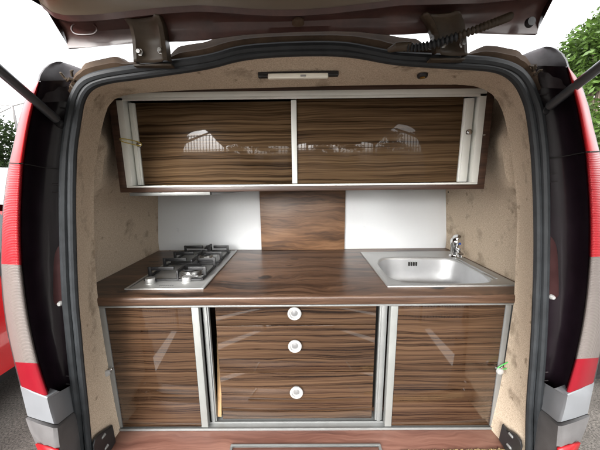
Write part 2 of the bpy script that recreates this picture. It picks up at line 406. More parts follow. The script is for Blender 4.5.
# pillars, lamps, bumper corners: traced on the left, carried over to the right
def mirror(pt):
    x, y = pt; return (606.5+(y-80)*.026-x, y-14.5+(y-80)*.036)
INNER = [(39,81),(37,90),(34,103),(30,120),(26.5,140),(23,163.5),(22,180),(20.5,205),(20,235),(21.5,265),(24.5,295),(30,330),(38.5,363.5),(43,378),(50,398)]
OUTER = [(37.6,82),(31,90),(24,102),(18.5,120),(14.5,140),(9,163),(6,180),(3,205),(1,235),(.5,264),(2,295),(6.5,330),(14,362),(17,374),(20,386)]
SEAL = [(79,80),(74,90),(71,101),(67.5,118),(64.5,140),(62.5,163),(61.5,180),(61,205),(61.5,235),(62.5,265),(64,295),(67,330),(70.5,360),(72,372),(74,386)]
LAMP_Y = [.655, .648, .66, .70]
for side in (0, 1):
    tr = (lambda p: p) if side == 0 else mirror
    sg = -1 if side == 0 else 1
    def Q(p, Y): x, y = tr(p); return P(x, y, Y)
    # jamb beside the seal
    rows = []
    for s_, i_ in zip(SEAL, INNER):
        a = V((*s_, 0)); b = V((*i_, 0))
        rows.append([Q(a.lerp(b, t)[:2], y) for t, y in ((-.05,.755),(.05,.752),(.22,.748),(.45,.735),(.75,.705),(.90,.678),(.955,.667),(1.0,.668))])
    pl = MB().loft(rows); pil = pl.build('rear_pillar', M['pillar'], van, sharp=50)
    # panel seam, raised gusset, rubber buffer and stiffening ribs
    s_ = MB(); a, b = (24.5,164), (61,168)
    s_.tube([Q((24.5,164),.666), Q((36,166),.700), Q((49,168.5),.728), Q((61,169),.744)], .0012, 6); s_.build('panel_seam', M['gap'], pil)
    g = MB(); poly = smooth([Q(p, .733) for p in ((63,305),(53.5,305),(53,292),(53.2,270),(54,255),(57,248),(61,244),(63,236))], 1)
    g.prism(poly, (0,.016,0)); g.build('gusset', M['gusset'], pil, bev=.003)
    bf = MB(); bf.lathe(Q((61.5,303), .733), [(.0,-.002),(.007,-.002),(.0075,.004),(.005,.010),(.0,.011)], 'y', 16); bf.build('rubber_buffer', M['white_plastic'], pil)
    for (yy, x0, x1) in ((108,60,70),(184,52,62),(192,52,62),(376,66,74),(384,66,75)):
        MB().tube([Q((x0,yy),.736), Q((x1,yy+.5),.747)], .0016, 6).build('rib', M['cap'], pil)
    # rounded corner cap above the lamp
    CAP = [((69,101),(33.8,103),.0),((71.5,92),(36.4,92),.004),((75,84),(38.8,82),.012),((79,78),(41,74.5),.026),((82,73.5),(45,68.5),.046),((81,69.5),(50.5,64),.066),((77,67.2),(56.5,61.8),.082),((70,64.3),(61,61.6),.10)]
    rows = []
    for a, b, dy in CAP:
        a = V((*a,0)); b = V((*b,0))
        rows.append([Q(a.lerp(b, t)[:2], y+dy) for t, y in ((-.12,.757),(.0,.746),(.25,.735),(.5,.722),(.75,.70),(.93,.672),(1.0,.664),(1.03,.70),(1.05,.80))])
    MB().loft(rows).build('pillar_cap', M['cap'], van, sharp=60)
    # tail lamp
    lmp = bpy.data.objects.new('tail_lamp', None); col.objects.link(lmp); lmp.parent = van; WP[lmp.name] = WP['van'].copy()
    def lens(i0, i1, name, mt, gap=0):
        rows = []
        for i in range(i0, i1+1):
            a = V((*INNER[i],0)); b = V((*OUTER[i],0)); r = []
            nx = max(i0, min(i1, i))
            for t, y in ((-.02,.672),(0,.660),(.03,.654),(.25,.648),(.55,.652),(.8,.668),(.95,.690),(1.0,.715)):
                r.append(Q(a.lerp(b, t)[:2], y))
            q = r[-1]
            r.append(q+V((sg*.012, .05, 0))); r.append(q+V((sg*.016, .16, 0)))
            rows.append(r)
        # smooth rows along height
        o = MB().loft(rows).build(name, mt, lmp, sharp=50)
        md = o.modifiers.new('s', 'SUBSURF'); md.levels = 1; md.render_levels = 2
        if gap:
            pts = [rows[-1][j] for j in range(1, 9)]
            MB().tube([p+V((0,-.0005,0)) for p in pts], .0016, 6).build('joint', M['gap'], o)
    lens(0, 5, 'upper_lens', M['lens_red'], 1)
    lens(5, 9, 'brake_lens', M['lens_red_rib'])
    lens(9, 12, 'reversing_lens', M['lens_clear'])
    lens(12, 14, 'fog_lens', M['lens_dark'])
    # dark back housing so that lens shells are closed
    rows = [[Q(INNER[i], .674), Q((V((*INNER[i],0)).lerp(V((*OUTER[i],0)), .6))[:2], .69), Q(OUTER[i], .74)] for i in range(15)]
    MB().loft(rows).build('housing', M['black_plastic'], lmp)
    # outer side skin of the body
    rows = []
    for i in range(15):
        q = Q(OUTER[i], .715)+V((sg*.010, .10, 0)); xo = max(abs(q.x)+.02, .885); zz = q.z+(.10 if i == 0 else .05 if i == 1 else 0)
        rows.append([q, V((sg*(abs(q.x)*.4+xo*.6), q.y+.13, lerp(q.z, zz, .5))), V((sg*xo, q.y+.30, zz)), V((sg*(xo+.03), q.y+1.4, zz)), V((sg*(xo+.01), q.y+3.2, zz)), V((sg*(xo-.2), q.y+3.7, zz))])
    low = [p*1 for p in rows[-1]]
    rows.append([V((p.x+sg*.01, p.y, .45)) for p in low]); rows.append([V((p.x-sg*.05, p.y, .24)) for p in low])
    MB().loft(rows).build('side_panel', M['maroon'], van, sharp=60)
    # silver corner piece
    rows = []
    for pts in ([(73,385),(62,392),(50,398.8),(47,398.3),(33,393),(20.2,386.5)], [(75.5,396),(66,404),(53.5,411),(50,410.8),(36,405.5),(23.5,400)], [(78.5,408),(68,416),(58,424),(54,424),(41,420.5),(27.5,416)]):
        r = [Q(p, y) for p, y in zip(pts, (.748,.700,.652,.645,.655,.70))]
        r.append(r[-1]+V((sg*.018,.06,0))); r.append(r[-1]+V((sg*.012,.25,0))); rows.append(r)
    top = [p+V((-sg*.004, .012, .0)) for p in rows[0]]; topb = [p+V((-sg*.002,.03,-.003)) for p in rows[0]]
    rows = [topb, [p+V((0,.002,.002)) for p in rows[0]]]+rows
    MB().loft(rows).build('bumper_corner', M['silver'], van, sharp=40)
    # grey plastic bumper end below
    BR = [([(78.5,408.5),(68,416.5),(58,424.5),(54,424.6),(41,421),(27.5,416.6)], (.750,.702,.655,.648,.658,.70)),
          ([(79.5,412),(68,419.5),(57.5,428),(53,428),(39.5,424),(25.5,418.5)], (.745,.690,.64,.634,.645,.69)),
          ([(82,430),(72,437),(59,441),(54,441),(42,437),(29.5,430)], (.745,.690,.64,.634,.645,.69)),
          ([(84,450),(74,455),(61,458),(56,458),(47,456),(38,449)], (.745,.690,.645,.64,.652,.70))]
    rows = []
    for pts, ys in BR:
        r = [Q(p, y) for p, y in zip(pts, ys)]; r.append(r[-1]+V((sg*.018,.06,0))); r.append(r[-1]+V((sg*.012,.25,0))); rows.append(r)
    last = rows[-1]; rows.append([V((p.x*.99, p.y+.02, .36)) for p in last]); rows.append([V((p.x*.97, p.y+.06, .28)) for p in last])
    bmp = MB().loft(rows).build('bumper_end', M['bumper'], van, sharp=45)
    rf = MB(); rows = []
    for pts in ([(36.5,443.5),(46,446.5),(58,449.5)], [(42,456),(50,458.5),(60,461)]):
        rows.append([Q(p, y) for p, y in zip(pts, (.664,.640,.634))])
    rf.loft(rows); rf.build('reflector', M['lens_red'], bmp, solid=.006)
    # striker plate on the lining near the floor
    st = MB(); tr2 = tr
    pp = [(111.3,424),(107,427),(103,429.5),(98,433),(93.5,438),(92,444),(93,456),(106,456),(114.5,440)] if side == 0 else [(503.5,423),(507.5,429),(511,430),(517,434),(522,440),(523,446),(521,456),(509,452),(500,438)]
    def SY(x, y):
        xs, xl = (lerp(89.5, 93, (y-424)/32), lerp(116.5, 124, (y-424)/32)) if side == 0 else (526.5, lerp(494.5, 486.5, (y-424)/30))
        return .745+.133*(x-xs)/(xl-xs)
    poly = [P(x, y, SY(x, y)-.004) for x, y in pp]
    st.prism(poly, (-sg*.010, -.006, 0)); so = st.build('striker_plate', M['black_plastic'], van, bev=.002)
    for (x, y) in (((102,437.5),(105,448.5)) if side == 0 else ((512.5,436.5),(510.5,447.5))):
        b_ = MB(); q = P(x, y, SY(x, y)-.013); b_.lathe(q, [(.0,.0052),(.004,.005),(.0058,.002),(.006,-.012)], 'y', 14); b_.build('screw', M['alu'], so)

# bumper beam under the opening (below the frame of the photo)
bb = MB(); bb.box(-.72, .72, .60, .76, .30, .56, .02, 3); bb.build('bumper_beam', M['bumper'], van)

# roof: rear edge traced, skin running forward
RE = [(70,86),(73,80),(77,72),(82,68.7),(84.7,63.3),(92,61),(100,59.3),(108,57.6),(114.7,56.3),(118.7,56.9),(122.7,60.5),(127,62),(133,62),(168,58.5),(170,55.5),(174,50.5),(179,46.2),(190,44.2),(205,42),(220,36.5),(242,32),(267,29.5),(300,28.5),(333,28),(358,28.5),(383,32),(389,35),(400,37.2),(417,38.8),(422,42.7),(430,44.5),(436,48),(466,53.5),(470,52.7),(478,48.7),(484.7,45.3),(497,46),(510,48.7),(518,50),(520.7,54),(525,56),(530,64),(537,74),(541,84)]
re3 = [P(x, y, .752) for x, y in RE]
n_ = 140
seal_top = [P(x, y, YO+.006) for x, y in OUT if y < 100]
A = resample(seal_top, n_); B = resample(re3, n_)
mid = [a.lerp(b, .45)+V((0,-.014,0)) for a, b in zip(A, B)]; mid2 = [a.lerp(b, .62)+V((0,-.006,0)) for a, b in zip(A, B)]
MB().loft([A, [a.lerp(b,.12)+V((0,-.004,0)) for a,b in zip(A,B)], mid, mid2, [b+V((0,-.004,-.003)) for b in B], B, [b+V((0,.03,.006)) for b in B]]).build('roof_frame', M['roof_paint'], van, sharp=50)
rr = []
Bs = resample([B[0], *smooth(B[4:-4:8], 1), B[-1]], 60)
for dy, dz, k, zm in ((.03,-.014,1,0),(.12,.005,1.06,.24),(.34,.03,1.25,.345),(.5,.05,1.3,.365),(1.5,.07,1.34,.39),(3.0,.03,1.32,.36),(3.6,-.05,1.3,.3)):
    rr.append([V((p.x*k, p.y+dy, max(p.z+dz, Z(zm)-.10*(abs(p.x)/.66)**10*(1 if zm > .4 else 0)))) for p in Bs])
MB().loft(rr).build('roof_panel', M['roof_paint'], van, sharp=60)
# welds / sealant crumbs near the cap
rng = random.Random(5)
for (cx_, cy_) in ((72,76),(74,80),(70,85),(68,82),(66,79),(531,66),(533,72),(535,76),(534,69)):
    q = P(cx_+rng.uniform(-1,1), cy_+rng.uniform(-1,1), .735)
    e = q+V((rng.uniform(-.015,.015), -.004, rng.uniform(-.015,.015))); mid_ = (q+e)/2+V((0,-.004,.004))
    MB().tube([q, mid_, e], [.003,.0035,.002], 7).build('sealant', M['olive'], van)

# ------------------------------------------------------------------ tailgate (raised)
tg = bpy.data.objects.new('tailgate', None); col.objects.link(tg); tg.parent = van; WP[tg.name] = WP['van'].copy()
EDGE = [(70,49.3),(85,48),(100,46.7),(131,44),(165,42.6),(187,41.6),(205,40.6),(220,38.2),(242,35.2),(267,33.5),(300,32),(333,31.3),(358,32),(383,34.7),(392,35.2),(410,34.5),(432,33.4),(468,33.6),(500,34.5),(520,35),(535,35.5)]
RIDGE = [(45,8),(56,17),(70,20.5),(90,20.3),(110,18.8),(150,14.2),(175,12),(200,10.6),(225,12),(250,14),(275,15.2),(300,15),(330,13),(360,9.5),(400,4.5),(440,3.5),(480,2.5),(515,-1),(545,-6),(560,-14)]
e3 = resample([P(x, y, .725) for x, y in EDGE], 80); r3 = resample([P(x, y, .668) for x, y in RIDGE], 80)
lipE = [p+V((0,.004,.018)) for p in e3]
rows = [[p+V((0,.012,.05)) for p in e3], lipE, e3]
for t, d in ((.06,-.004),(.25,.006),(.5,.012),(.75,.010),(.93,.002)):
    rows.append([a.lerp(b, t)+V((0, d, d)) for a, b in zip(e3, r3)])
rows.append([p+V((0,-.004,-.004)) for p in r3]); rows.append([p+V((0,-.012,.004)) for p in r3])
MB().loft(rows).build('frame_band', M['maroon'], tg, sharp=40)
# overhead trim panel, sweeping back over the camera
w0 = (r3[0].x, r3[-1].x)
def trow(Y, z, wl, arch=.02):
    out = []
    for j in range(80):
        t = j/79; x = lerp(-wl, wl, t); out.append(V((x, Y, Z(z)+arch*(1-(2*t-1)**2)-.05*abs(2*t-1)**8)))
    return out
rows = [[p+V((0,-.010,.003)) for p in r3], [p+V((0,-.022,.024)) for p in r3], [p+V((0,-.05,.042)) for p in r3]]
for Y, z, wl in ((.55,.475,.665),(.42,.50,.69),(.2,.50,.70),(-.05,.47,.70),(-.28,.37,.68),(-.45,.285,.64)):
    rows.append(trow(Y, z, wl))
MB().loft(rows).build('trim_panel', M['trim'], tg, sharp=60)
# outer skin above, side rims
osk = [[p+V((0,.012,.05)) for p in e3], [p+V((0,-.02,.095)) for p in e3]]
for Y, z, wl in ((.55,.56,.69),(.3,.60,.73),(.0,.57,.74),(-.28,.46,.72),(-.47,.34,.66),(-.46,.28,.645)):
    osk.append(trow(Y, z, wl, .03))
MB().loft(osk).build('outer_skin', M['maroon'], tg, sharp=60)
for s_ in (0, -1):
    rim = MB()
    pts_a = [e3[s_], r3[s_]]+[trow(Y, z, wl)[s_] for Y, z, wl in ((.55,.475,.665),(.42,.50,.69),(.2,.50,.70),(-.05,.47,.70),(-.28,.37,.68),(-.45,.285,.64))]
    sgn = -1 if s_ == 0 else 1
    pts_b = [e3[s_]+V((0,.012,.05)), r3[s_]+V((sgn*.006,.0,.06))]+[trow(Y, z, wl, .03)[s_] for Y, z, wl in ((.55,.56,.69),(.42,.585,.715),(.2,.592,.735),(-.05,.56,.735),(-.28,.46,.72),(-.47,.34,.66))]
    rim.loft([pts_a, [a.lerp(b,.5)+V((sgn*.008,0,0)) for a,b in zip(pts_a,pts_b)], pts_b])
    rim.build('side_rim', M['maroon'], tg, sharp=60)
# number plate grip and lower lip at the far edge
lo = MB(); lo.box(-.42, .42, -.52, -.44, Z(.255), Z(.34), .02, 3); lo.build('bumper_lip', M['black_plastic'], tg)
# pressed oval, centre stud, corner hole
ov = MB(); c = P(85, 29.5, .69); pts = []
for j in range(28):
    a = 2*math.pi*j/28; pts.append(c+V((.030*math.copysign(abs(math.cos(a))**.6, math.cos(a)), -.002-.004*math.sin(a)*0, .0125*math.sin(a))))
ov.tube(pts, .0022, 6, True); ov.build('pressing', M['maroon'], tg)
sd = MB(); sd.lathe(P(298, 21, .685), [(.0,.010),(.008,.009),(.013,.004),(.015,-.01)], 'y', 16, squash=.5); sd.build('stud', M['roof_paint'], tg)
ch = MB(); ch.lathe(P(530.5, 22, .690), [(.004,.004),(.009,.004),(.011,-.004)], 'y', 16); ch.build('grommet', M['black_plastic'], tg)
# hinges
for Lc, Rc, bolts in (([(124,18),(130,26),(133,40),(134,62)], [(158,14),(162,24),(164.5,38),(167,60.5)], ((140,52.5),(161,51))),
                      ([(424,13),(430,22),(434.5,34),(437,53)], [(459,11),(463.5,22),(466,36),(467,55.5)], ((443,45),(462,44.5)))):
    hg = MB(); ys = lambda y: .700 if y > 34 else lerp(.655, .700, max(0, (y-9)/25))
    L3 = resample([P(x, y, ys(y)) for x, y in Lc], 12); R3 = resample([P(x, y, ys(y)) for x, y in Rc], 12)
    rows = []
    for a, b in zip(L3, R3):
        rows.append([a+V((0,.022,.004)), a, a.lerp(b,.10)+V((0,-.002,0)), a.lerp(b,.2)+V((0,.006,0)), a.lerp(b,.5)+V((0,.008,0)), a.lerp(b,.8)+V((0,.006,0)), a.lerp(b,.9)+V((0,-.002,0)), b, b+V((0,.022,.004))])
    hg.loft(rows); h = hg.build('hinge', M['olive'], tg, sharp=45, solid=.003)
    ft = MB(); a = L3[-1]; b = R3[-1]
    ft.box(min(a.x,b.x)-.010, max(a.x,b.x)+.004, .712, .748, min(a.z,b.z)-.004, min(a.z,b.z)+.001, .0015); ft.build('hinge_foot', M['olive'], h)
    for (x, y) in bolts:
        q = P(x, y, .702); bo = MB(); bo.lathe(q, [(0,.009),(.005,.009),(.0062,.006),(.0062,.002),(.0085,.002),(.0085,-.006)], 'y', 6); bo.build('bolt', M['steel'], h)
# wiring conduit
pts = smooth([P(404,47.5,.715), P(420,47.5,.70), P(436,43.5,.675), P(452,38.5,.66), P(470,32,.65), P(488,25,.648), P(503,19.5,.655), P(510,16.5,.67)], 3)
pts = resample(pts, 150); rad = [.0078+.0024*math.sin(i*1.25) for i in range(150)]
MB().tube(pts[:70], rad[:70], 12).build('wiring_conduit', M['rubber'], tg, sharp=70)
MB().tube(pts[69:], [r_*.9 for r_ in rad[69:]], 12).build('wiring_conduit', M['olive'], tg, sharp=70)
gr = MB(); q = P(404, 47, .715); gr.tube([q+V((-.035,.012,-.002)), q+V((-.02,0,0)), q+V((.012,-.002,0)), q+V((.02,-.002,0))], [.005,.010,.011,.007], 12); gr.build('grommet', M['olive'], tg)

# gas struts
for (p1, p2, yb_) in (((62,124.5),(0,70.5), .10), ((542.5,112),(600,66.5), .10)):
    A_ = P(*p1, .735); d2 = ray(*p2)
    # choose the far end by continuing the line to the tailgate rim height
    best = None
    for k_ in range(200):
        t = .25+.004*k_; q = ORG+d2*t; dr = (q-A_); e = A_+dr*((A_.y-yb_)/max(1e-6, -(dr.y))) if dr.y < 0 else None
        if e is not None and (best is None or abs(e.z-Z(.46)) < abs(best.z-Z(.46))): best = e
    Bt = best; dirv = (Bt-A_).normalized(); Ln = (Bt-A_).length
    gs = bpy.data.objects.new('gas_strut', None); col.objects.link(gs); gs.parent = van; WP[gs.name] = WP['van'].copy()
    MB().tube([A_+dirv*.02, A_+dirv*.021, A_+dirv*(Ln*.62), A_+dirv*(Ln*.62+.004)], [.0085,.0105,.0105,.0085], 18).build('cylinder', M['gunmetal'], gs)
    MB().tube([A_+dirv*(Ln*.62), Bt], .0048, 14).build('piston_rod', M['gunmetal'], gs)
    MB().lathe(A_, [(0,.014),(.008,.012),(.011,.004),(.011,-.004),(.007,-.02)], 'y', 16).build('ball_joint', M['black_plastic'], gs)

# ------------------------------------------------------------------ ceiling fittings
a = P(268, 77, .818); b = P(328, 75.5, .818)
lt = thing('ceiling_lamp', 'slim white strip lamp with dark end caps under the felt ceiling', 'lamp', ((a.x+b.x)/2, a.y, a.z))
lb = MB(); lb.box(a.x, b.x, .810, .824, a.z-.006, a.z+.007, .003, 3); lb.build('diffuser', M['light_diffuser'], lt)
e_ = MB(); e_.box(a.x-.028, a.x-.001, .812, .826, a.z-.002, a.z+.006, .002); e_.box(b.x+.001, b.x+.030, .812, .826, a.z, a.z+.008, .002); e_.box(a.x-.028, b.x+.030, .814, .828, a.z+.0065, a.z+.0125, .001)
e_.build('end_cap', M['black_plastic'], lt)
sw = MB(); sw.box(.0, .016, .8065, .811, a.z-.003, a.z+.001, .001); sw.build('switch', M['white_plastic'], lt)
q = P(422.5, 76, .812)
sp = thing('ceiling_hook', 'small brass button fixed in the felt ceiling right of the strip lamp', 'hook', q)
MB().lathe(q+V((0,0,-.004)), [(.009,-.0005),(.0125,.0),(.014,.002),(.0145,.008)], 'z', 22).build('rosette', M['iron'], sp)
MB().lathe(q+V((0,0,-.006)), [(0,-.001),(.005,-.0005),(.0085,.002),(.009,.005)], 'z', 18).build('cup', M['brass'], sp)

# ------------------------------------------------------------------ wall cabinet
CY, K = .976, .7525
wc = thing('wall_cabinet', 'wide dark walnut wall cabinet with two glossy sliding doors in ivory frames', 'cabinet', (0, 1.25, Z(-.048)))
def kb(m_, x0, x1, y0, y1, z0, z1, bev=.001): return m_.box(x0*K, x1*K, y0, y1, Z(z0*K), Z(z1*K), bev)
c_ = MB()
kb(c_, -.878, .878, CY-.010, 1.515, .389, .416); kb(c_, -.878, .878, CY-.010, 1.515, -.062, -.040)
kb(c_, -.878, -.8425, CY-.010, 1.515, -.040, .389); kb(c_, .8425, .878, CY-.010, 1.515, -.040, .389)
c_.build('carcass', M['dark_wood'], wc)
kb(MB(), -.84, .84, 1.495, 1.505, -.039, .388, 0).build('back_panel', M['dark_wood'], wc)
fr = MB()
kb(fr, -.842, .842, CY-.012, CY+.036, .366, .388); kb(fr, -.842, .842, CY-.012, CY-.008, .354, .366)
kb(fr, -.842, .842, CY-.012, CY+.036, -.039, -.030)
kb(fr, -.842, -.812, CY-.012, CY+.036, -.030, .366); kb(fr, .812, .842, CY-.012, CY+.036, -.030, .366)
fr.build('track_frame', M['alu_white'], wc)
for (x0, x1, yy, ex, kn) in ((-.775, -.03, CY+.014, (-.806, -.777), (141,145)), (-.018, .752, CY+.004, (.754, .800), (467.5,132.5))):
    do = kb(MB(), x0, x1, yy, yy+.008, -.028, .352 if x0 < -.1 else .360, .0006).build('door', M['zebra_up'], wc)
    e_ = MB(); kb(e_, ex[0], ex[1], yy-.003, yy+.011, -.028, .352, .0012)
    kb(e_, ex[0]+.008, ex[1]-.008, yy-.007, yy-.0025, -.0275, .3515); e_.build('edge_profile', M['alu_white'], do)
    if x0 > -.1: kb(MB(), -.044, -.019, yy-.007, yy+.011, -.028, .352, .0012).build('edge_profile', M['alu_white'], do)
    q = P(*kn, yy-.010)
    MB().lathe(q, [(.003,-.010),(.003,.003),(.009,.004),(.0105,.008),(.009,.013),(.0045,.0145),(0,.015)], 'y', 20).build('knob', M['steel'], do)
q = P(141, 145, CY-.006); h_ = P(121, 140, CY-.016)
yc = MB(); yc.tube(smooth([q+V((.003,-.003,.008)), q.lerp(h_,.5)+V((0,-.004,.009)), h_+V((-.005,0,.006)), h_+V((-.005,0,-.003)), q.lerp(h_,.5)+V((0,-.004,-.005)), q+V((.003,-.003,-.005))], 2, True), .0017, 8, True)
yc.build('yellow_cord', M['yellow_cord'], wc)
MB().lathe(h_+V((-.003,.003,0)), [(0,.006),(.003,.005),(.004,.002),(.002,-.008)], 'y', 12).build('hook', M['steel'], wc)
q = P(484, 135, CY-.013); MB().lathe(q, [(0,.006),(.0025,.005),(.003,.002),(.002,-.006)], 'y', 12).build('hook', M['steel'], wc)

# slim hood below the cabinet
hd = thing('cooker_hood', 'slim silver cooker hood tucked under the wall cabinet above the hob', 'cooker hood', (-.48, 1.1, Z(-.062)))
kb(MB(), -.838, -.445, CY-.006, CY-.001, -.079, -.0635).build('front_strip', M['alu_light'], hd)
h2 = MB(); kb(h2, -.836, -.447, CY, 1.45, -.080, -.0635)
z1, z2, z3 = Z(-.0635*K), Z(-.080*K), Z(-.068*K); xa, xb = -.445*K, -.29*K
h2.add([V((xa,CY+.01,z1)), V((xa,CY+.01,z2)), V((xb,CY+.10,z3)), V((xb,CY+.10,z1)), V((xb,1.45,z3)), V((xa,1.45,z2))], [[0,1,2,3],[1,5,4,2]])
h2.build('housing', M['grey_plastic'], hd)

# splashback
def slab(name, label, cat, x0, x1, y0, y1, z0, z1, mt, bev=.001):
    o = MB().box(x0, x1, y0, y1, z0, z1, bev).build(name, mt, None, loc=((x0+x1)/2, (y0+y1)/2, z0)); return tag(o, label, cat)
slab('splashback', 'white splashback panel behind the gas hob', 'splashback', -.853, -.239, 1.522, 1.532, Z(-.419), Z(-.04), M['white_panel'])
slab('splashback', 'white splashback panel behind the sink and tap', 'splashback', .251, .853, 1.522, 1.532, Z(-.419), Z(-.04), M['white_panel'])
slab('wooden_panel', 'square knotty walnut panel between the two white splashbacks', 'panel', -.238, .250, 1.504, 1.532, Z(-.419), Z(-.064), M['walnut_panel'], .002)

# ------------------------------------------------------------------ base cabinet
bc = thing('base_cabinet', 'walnut kitchen base unit with worktop, sliding doors and three drawers', 'kitchen unit', (0, 1.2, Z(FL)))
wt = MB()
# worktop with cut-outs left to the inset pieces: plain slab, rounded front edge
prof = [(.889,-.452),(.887,-.448),(.887,-.428),(.8885,-.4225),(.892,-.420),(.93,-.420),(1.52,-.420)]
gx = [-.856, .345, .826, .856]; gy = [.892, .974, 1.428, 1.521]
wt.add([V((x, y, Z(-.42))) for y in gy for x in gx], [[j*4+i, j*4+i+1, j*4+i+5, j*4+i+4] for j in range(3) for i in range(3) if (i, j) != (1, 1)])
wt.build('worktop', M['walnut_top'], bc)
we = MB(); we.loft([[V((x, y, Z(z))) for y, z in [(.93,-.4525)]+prof[:5]] for x in (-.80, .80)]); we.build('worktop_edge', M['walnut_edge'], bc, sharp=70)
ca = MB()
ca.box(-.853, -.840, .93, 1.52, Z(FL), Z(-.471), .001); ca.box(.840, .853, .93, 1.52, Z(FL), Z(-.471), .001)
ca.box(-.84, .84, 1.505, 1.519, Z(FL), Z(-.471), 0); ca.box(-.84, .84, .972, 1.50, Z(FL), Z(FL+.02), 0)
ca.build('carcass', M['dark_wood'], bc)
dv = MB(); dv.prism([V((-.352,.926,Z(-.962))), V((-.352,1.01,Z(-.475))), V((-.352,1.45,Z(-.475))), V((-.352,1.45,Z(-.962)))], (.016,0,0)); dv.build('divider', M['raw_wood'], bc)
dv = MB(); dv.box(.296, .308, .935, 1.45, Z(-.955), Z(-.475), .001); dv.build('divider', M['gap'], bc)
tk = MB()
tk.box(-.775, .770, .889, .960, Z(-.4595), Z(-.4535), .0008)                               # top rail
tk.box(-.775, .770, .884, .889, Z(FL+.001), Z(FL+.010), .0008)                             # front lip of bottom track
tk.box(-.775, .770, .889, .968, Z(FL+.001), Z(FL+.0045), .0005)
tk.box(-.775, .770, .9135, .9175, Z(FL+.0045), Z(FL+.010), .0005)
tk.box(-.776, -.748, .889, .93, Z(FL+.010), Z(-.460), .001); tk.box(.770, .794, .889, .93, Z(FL+.010), Z(-.460), .001)
tk.build('track_frame', M['alu'], bc)
up_ = MB(); up_.box(-.376, -.354, .9185, .934, Z(FL+.011), Z(-.460), .001); up_.box(-.371, -.359, .914, .918, Z(FL+.011), Z(-.460), .001)
up_.build('upright_profile', M['alu'], bc)
up_ = MB(); up_.box(.290, .318, .9185, .934, Z(FL+.011), Z(-.460), .001); up_.box(.296, .311, .914, .918, Z(FL+.011), Z(-.460), .001)
up_.build('upright_profile', M['alu'], bc)
for (x0, x1, e0, e1, s0, s1, kn) in ((-.7215, -.407, -.405, -.379, -.746, -.7225, (109,371)), (.349, .7355, .321, .347, .7365, .756, (497.5,369))):
    d_ = MB(); d_.box(x0, x1, .893, .903, Z(FL+.012), Z(-.461), .0006); do = d_.build('door', M['zebra'], bc)
    e_ = MB(); e_.box(e0, e1, .8895, .9125, Z(FL+.0115), Z(-.461), .0012); e_.build('edge_profile', M['alu_light'], do); MB().box(s0, s1, .8905, .910, Z(FL+.0115), Z(-.461), .001).build('edge_profile', M['alu'], do)
    q = P(*kn, .886)
    MB().lathe(q, [(.004,-.010),(.004,.004),(.010,.006),(.0125,.010),(.011,.016),(.005,.018),(0,.0183)], 'y', 20).build('knob', M['white_plastic'], do)
    q2 = q+V((.011,.001,.010)); MB().lathe(q2, [(.003,-.008),(.005,.002),(.006,.006),(.004,.010),(0,.0105)], 'y', 14).build('knob_screw', M['steel'], do)
q = P(498, 368.5, .880); h_ = P(513, 361, .885)
gc = MB(); gc.tube(smooth([q+V((-.004,-.002,.006)), q.lerp(h_,.5)+V((0,-.004,.012)), h_+V((.008,0,.006)), h_+V((.006,0,-.018)), q.lerp(h_,.5)+V((0,-.004,-.014)), q+V((-.002,-.002,-.006))], 2, True), .0018, 8, True)
gc.build('green_cord', M['green_cord'], bc)
for (z0, z1, kp) in ((-.548, -.4615, (294.5,312.5)), (-.7495, -.5525, (295,345)), (-.966, -.754, (296.5,391))):
    d_ = MB(); d_.box(-.329, .277, .920, .936, Z(z0), Z(z1), .0015); do = d_.build('drawer', M['zebra'], bc)
    bx = MB(); bx.box(-.315, .268, .937, 1.40, Z(z0+.01), Z(z1-.012), .001); bx.build('drawer_box', M['dark_wood'], do)
    q = P(*kp, .918)
    MB().lathe(q, [(.021,-.002),(.0215,.004),(.0255,.006),(.026,.010),(.0235,.013),(.0185,.012),(.0172,.006)], 'y', 32).build('knob_ring', M['white_plastic'], do)
    MB().lathe(q, [(0,.0085),(.008,.0078),(.0165,.0045),(.0171,.001)], 'y', 28).build('knob_inset', M['grey_plastic'], do)

# ------------------------------------------------------------------ gas hob
T = -.4165
X0, X1, Y0, Y1 = -.686, -.380, .954, 1.497
hb_ = thing('gas_hob', 'narrow stainless steel two burner gas hob let into the left of the worktop', 'hob', ((X0+X1)/2, (Y0+Y1)/2, Z(-.42)))
t_ = MB(); t_.box(X0, X1, Y0, Y1, Z(-.4195), Z(T), .0015)
t_.box(X0, X0+.012, Y0, Y1, Z(T-.001), Z(T+.0025), .001); t_.box(X1-.012, X1, Y0, Y1, Z(T-.001), Z(T+.0025), .001); t_.box(X0+.012, X1-.012, Y0, Y0+.010, Z(T-.001), Z(T+.0025), .001)
t_.build('tray', M['satin'], hb_)
for (x, y) in ((150.5, 283), (187, 281.5)):
    q = PZ(x, y, T); MB().lathe(q, [(.021,0),(.021,.004),(.0185,.005),(.0185,.020),(.017,.0225),(0,.023)], 'z', 28).build('knob', M['satin'], hb_)
XB = (X0+X1)/2
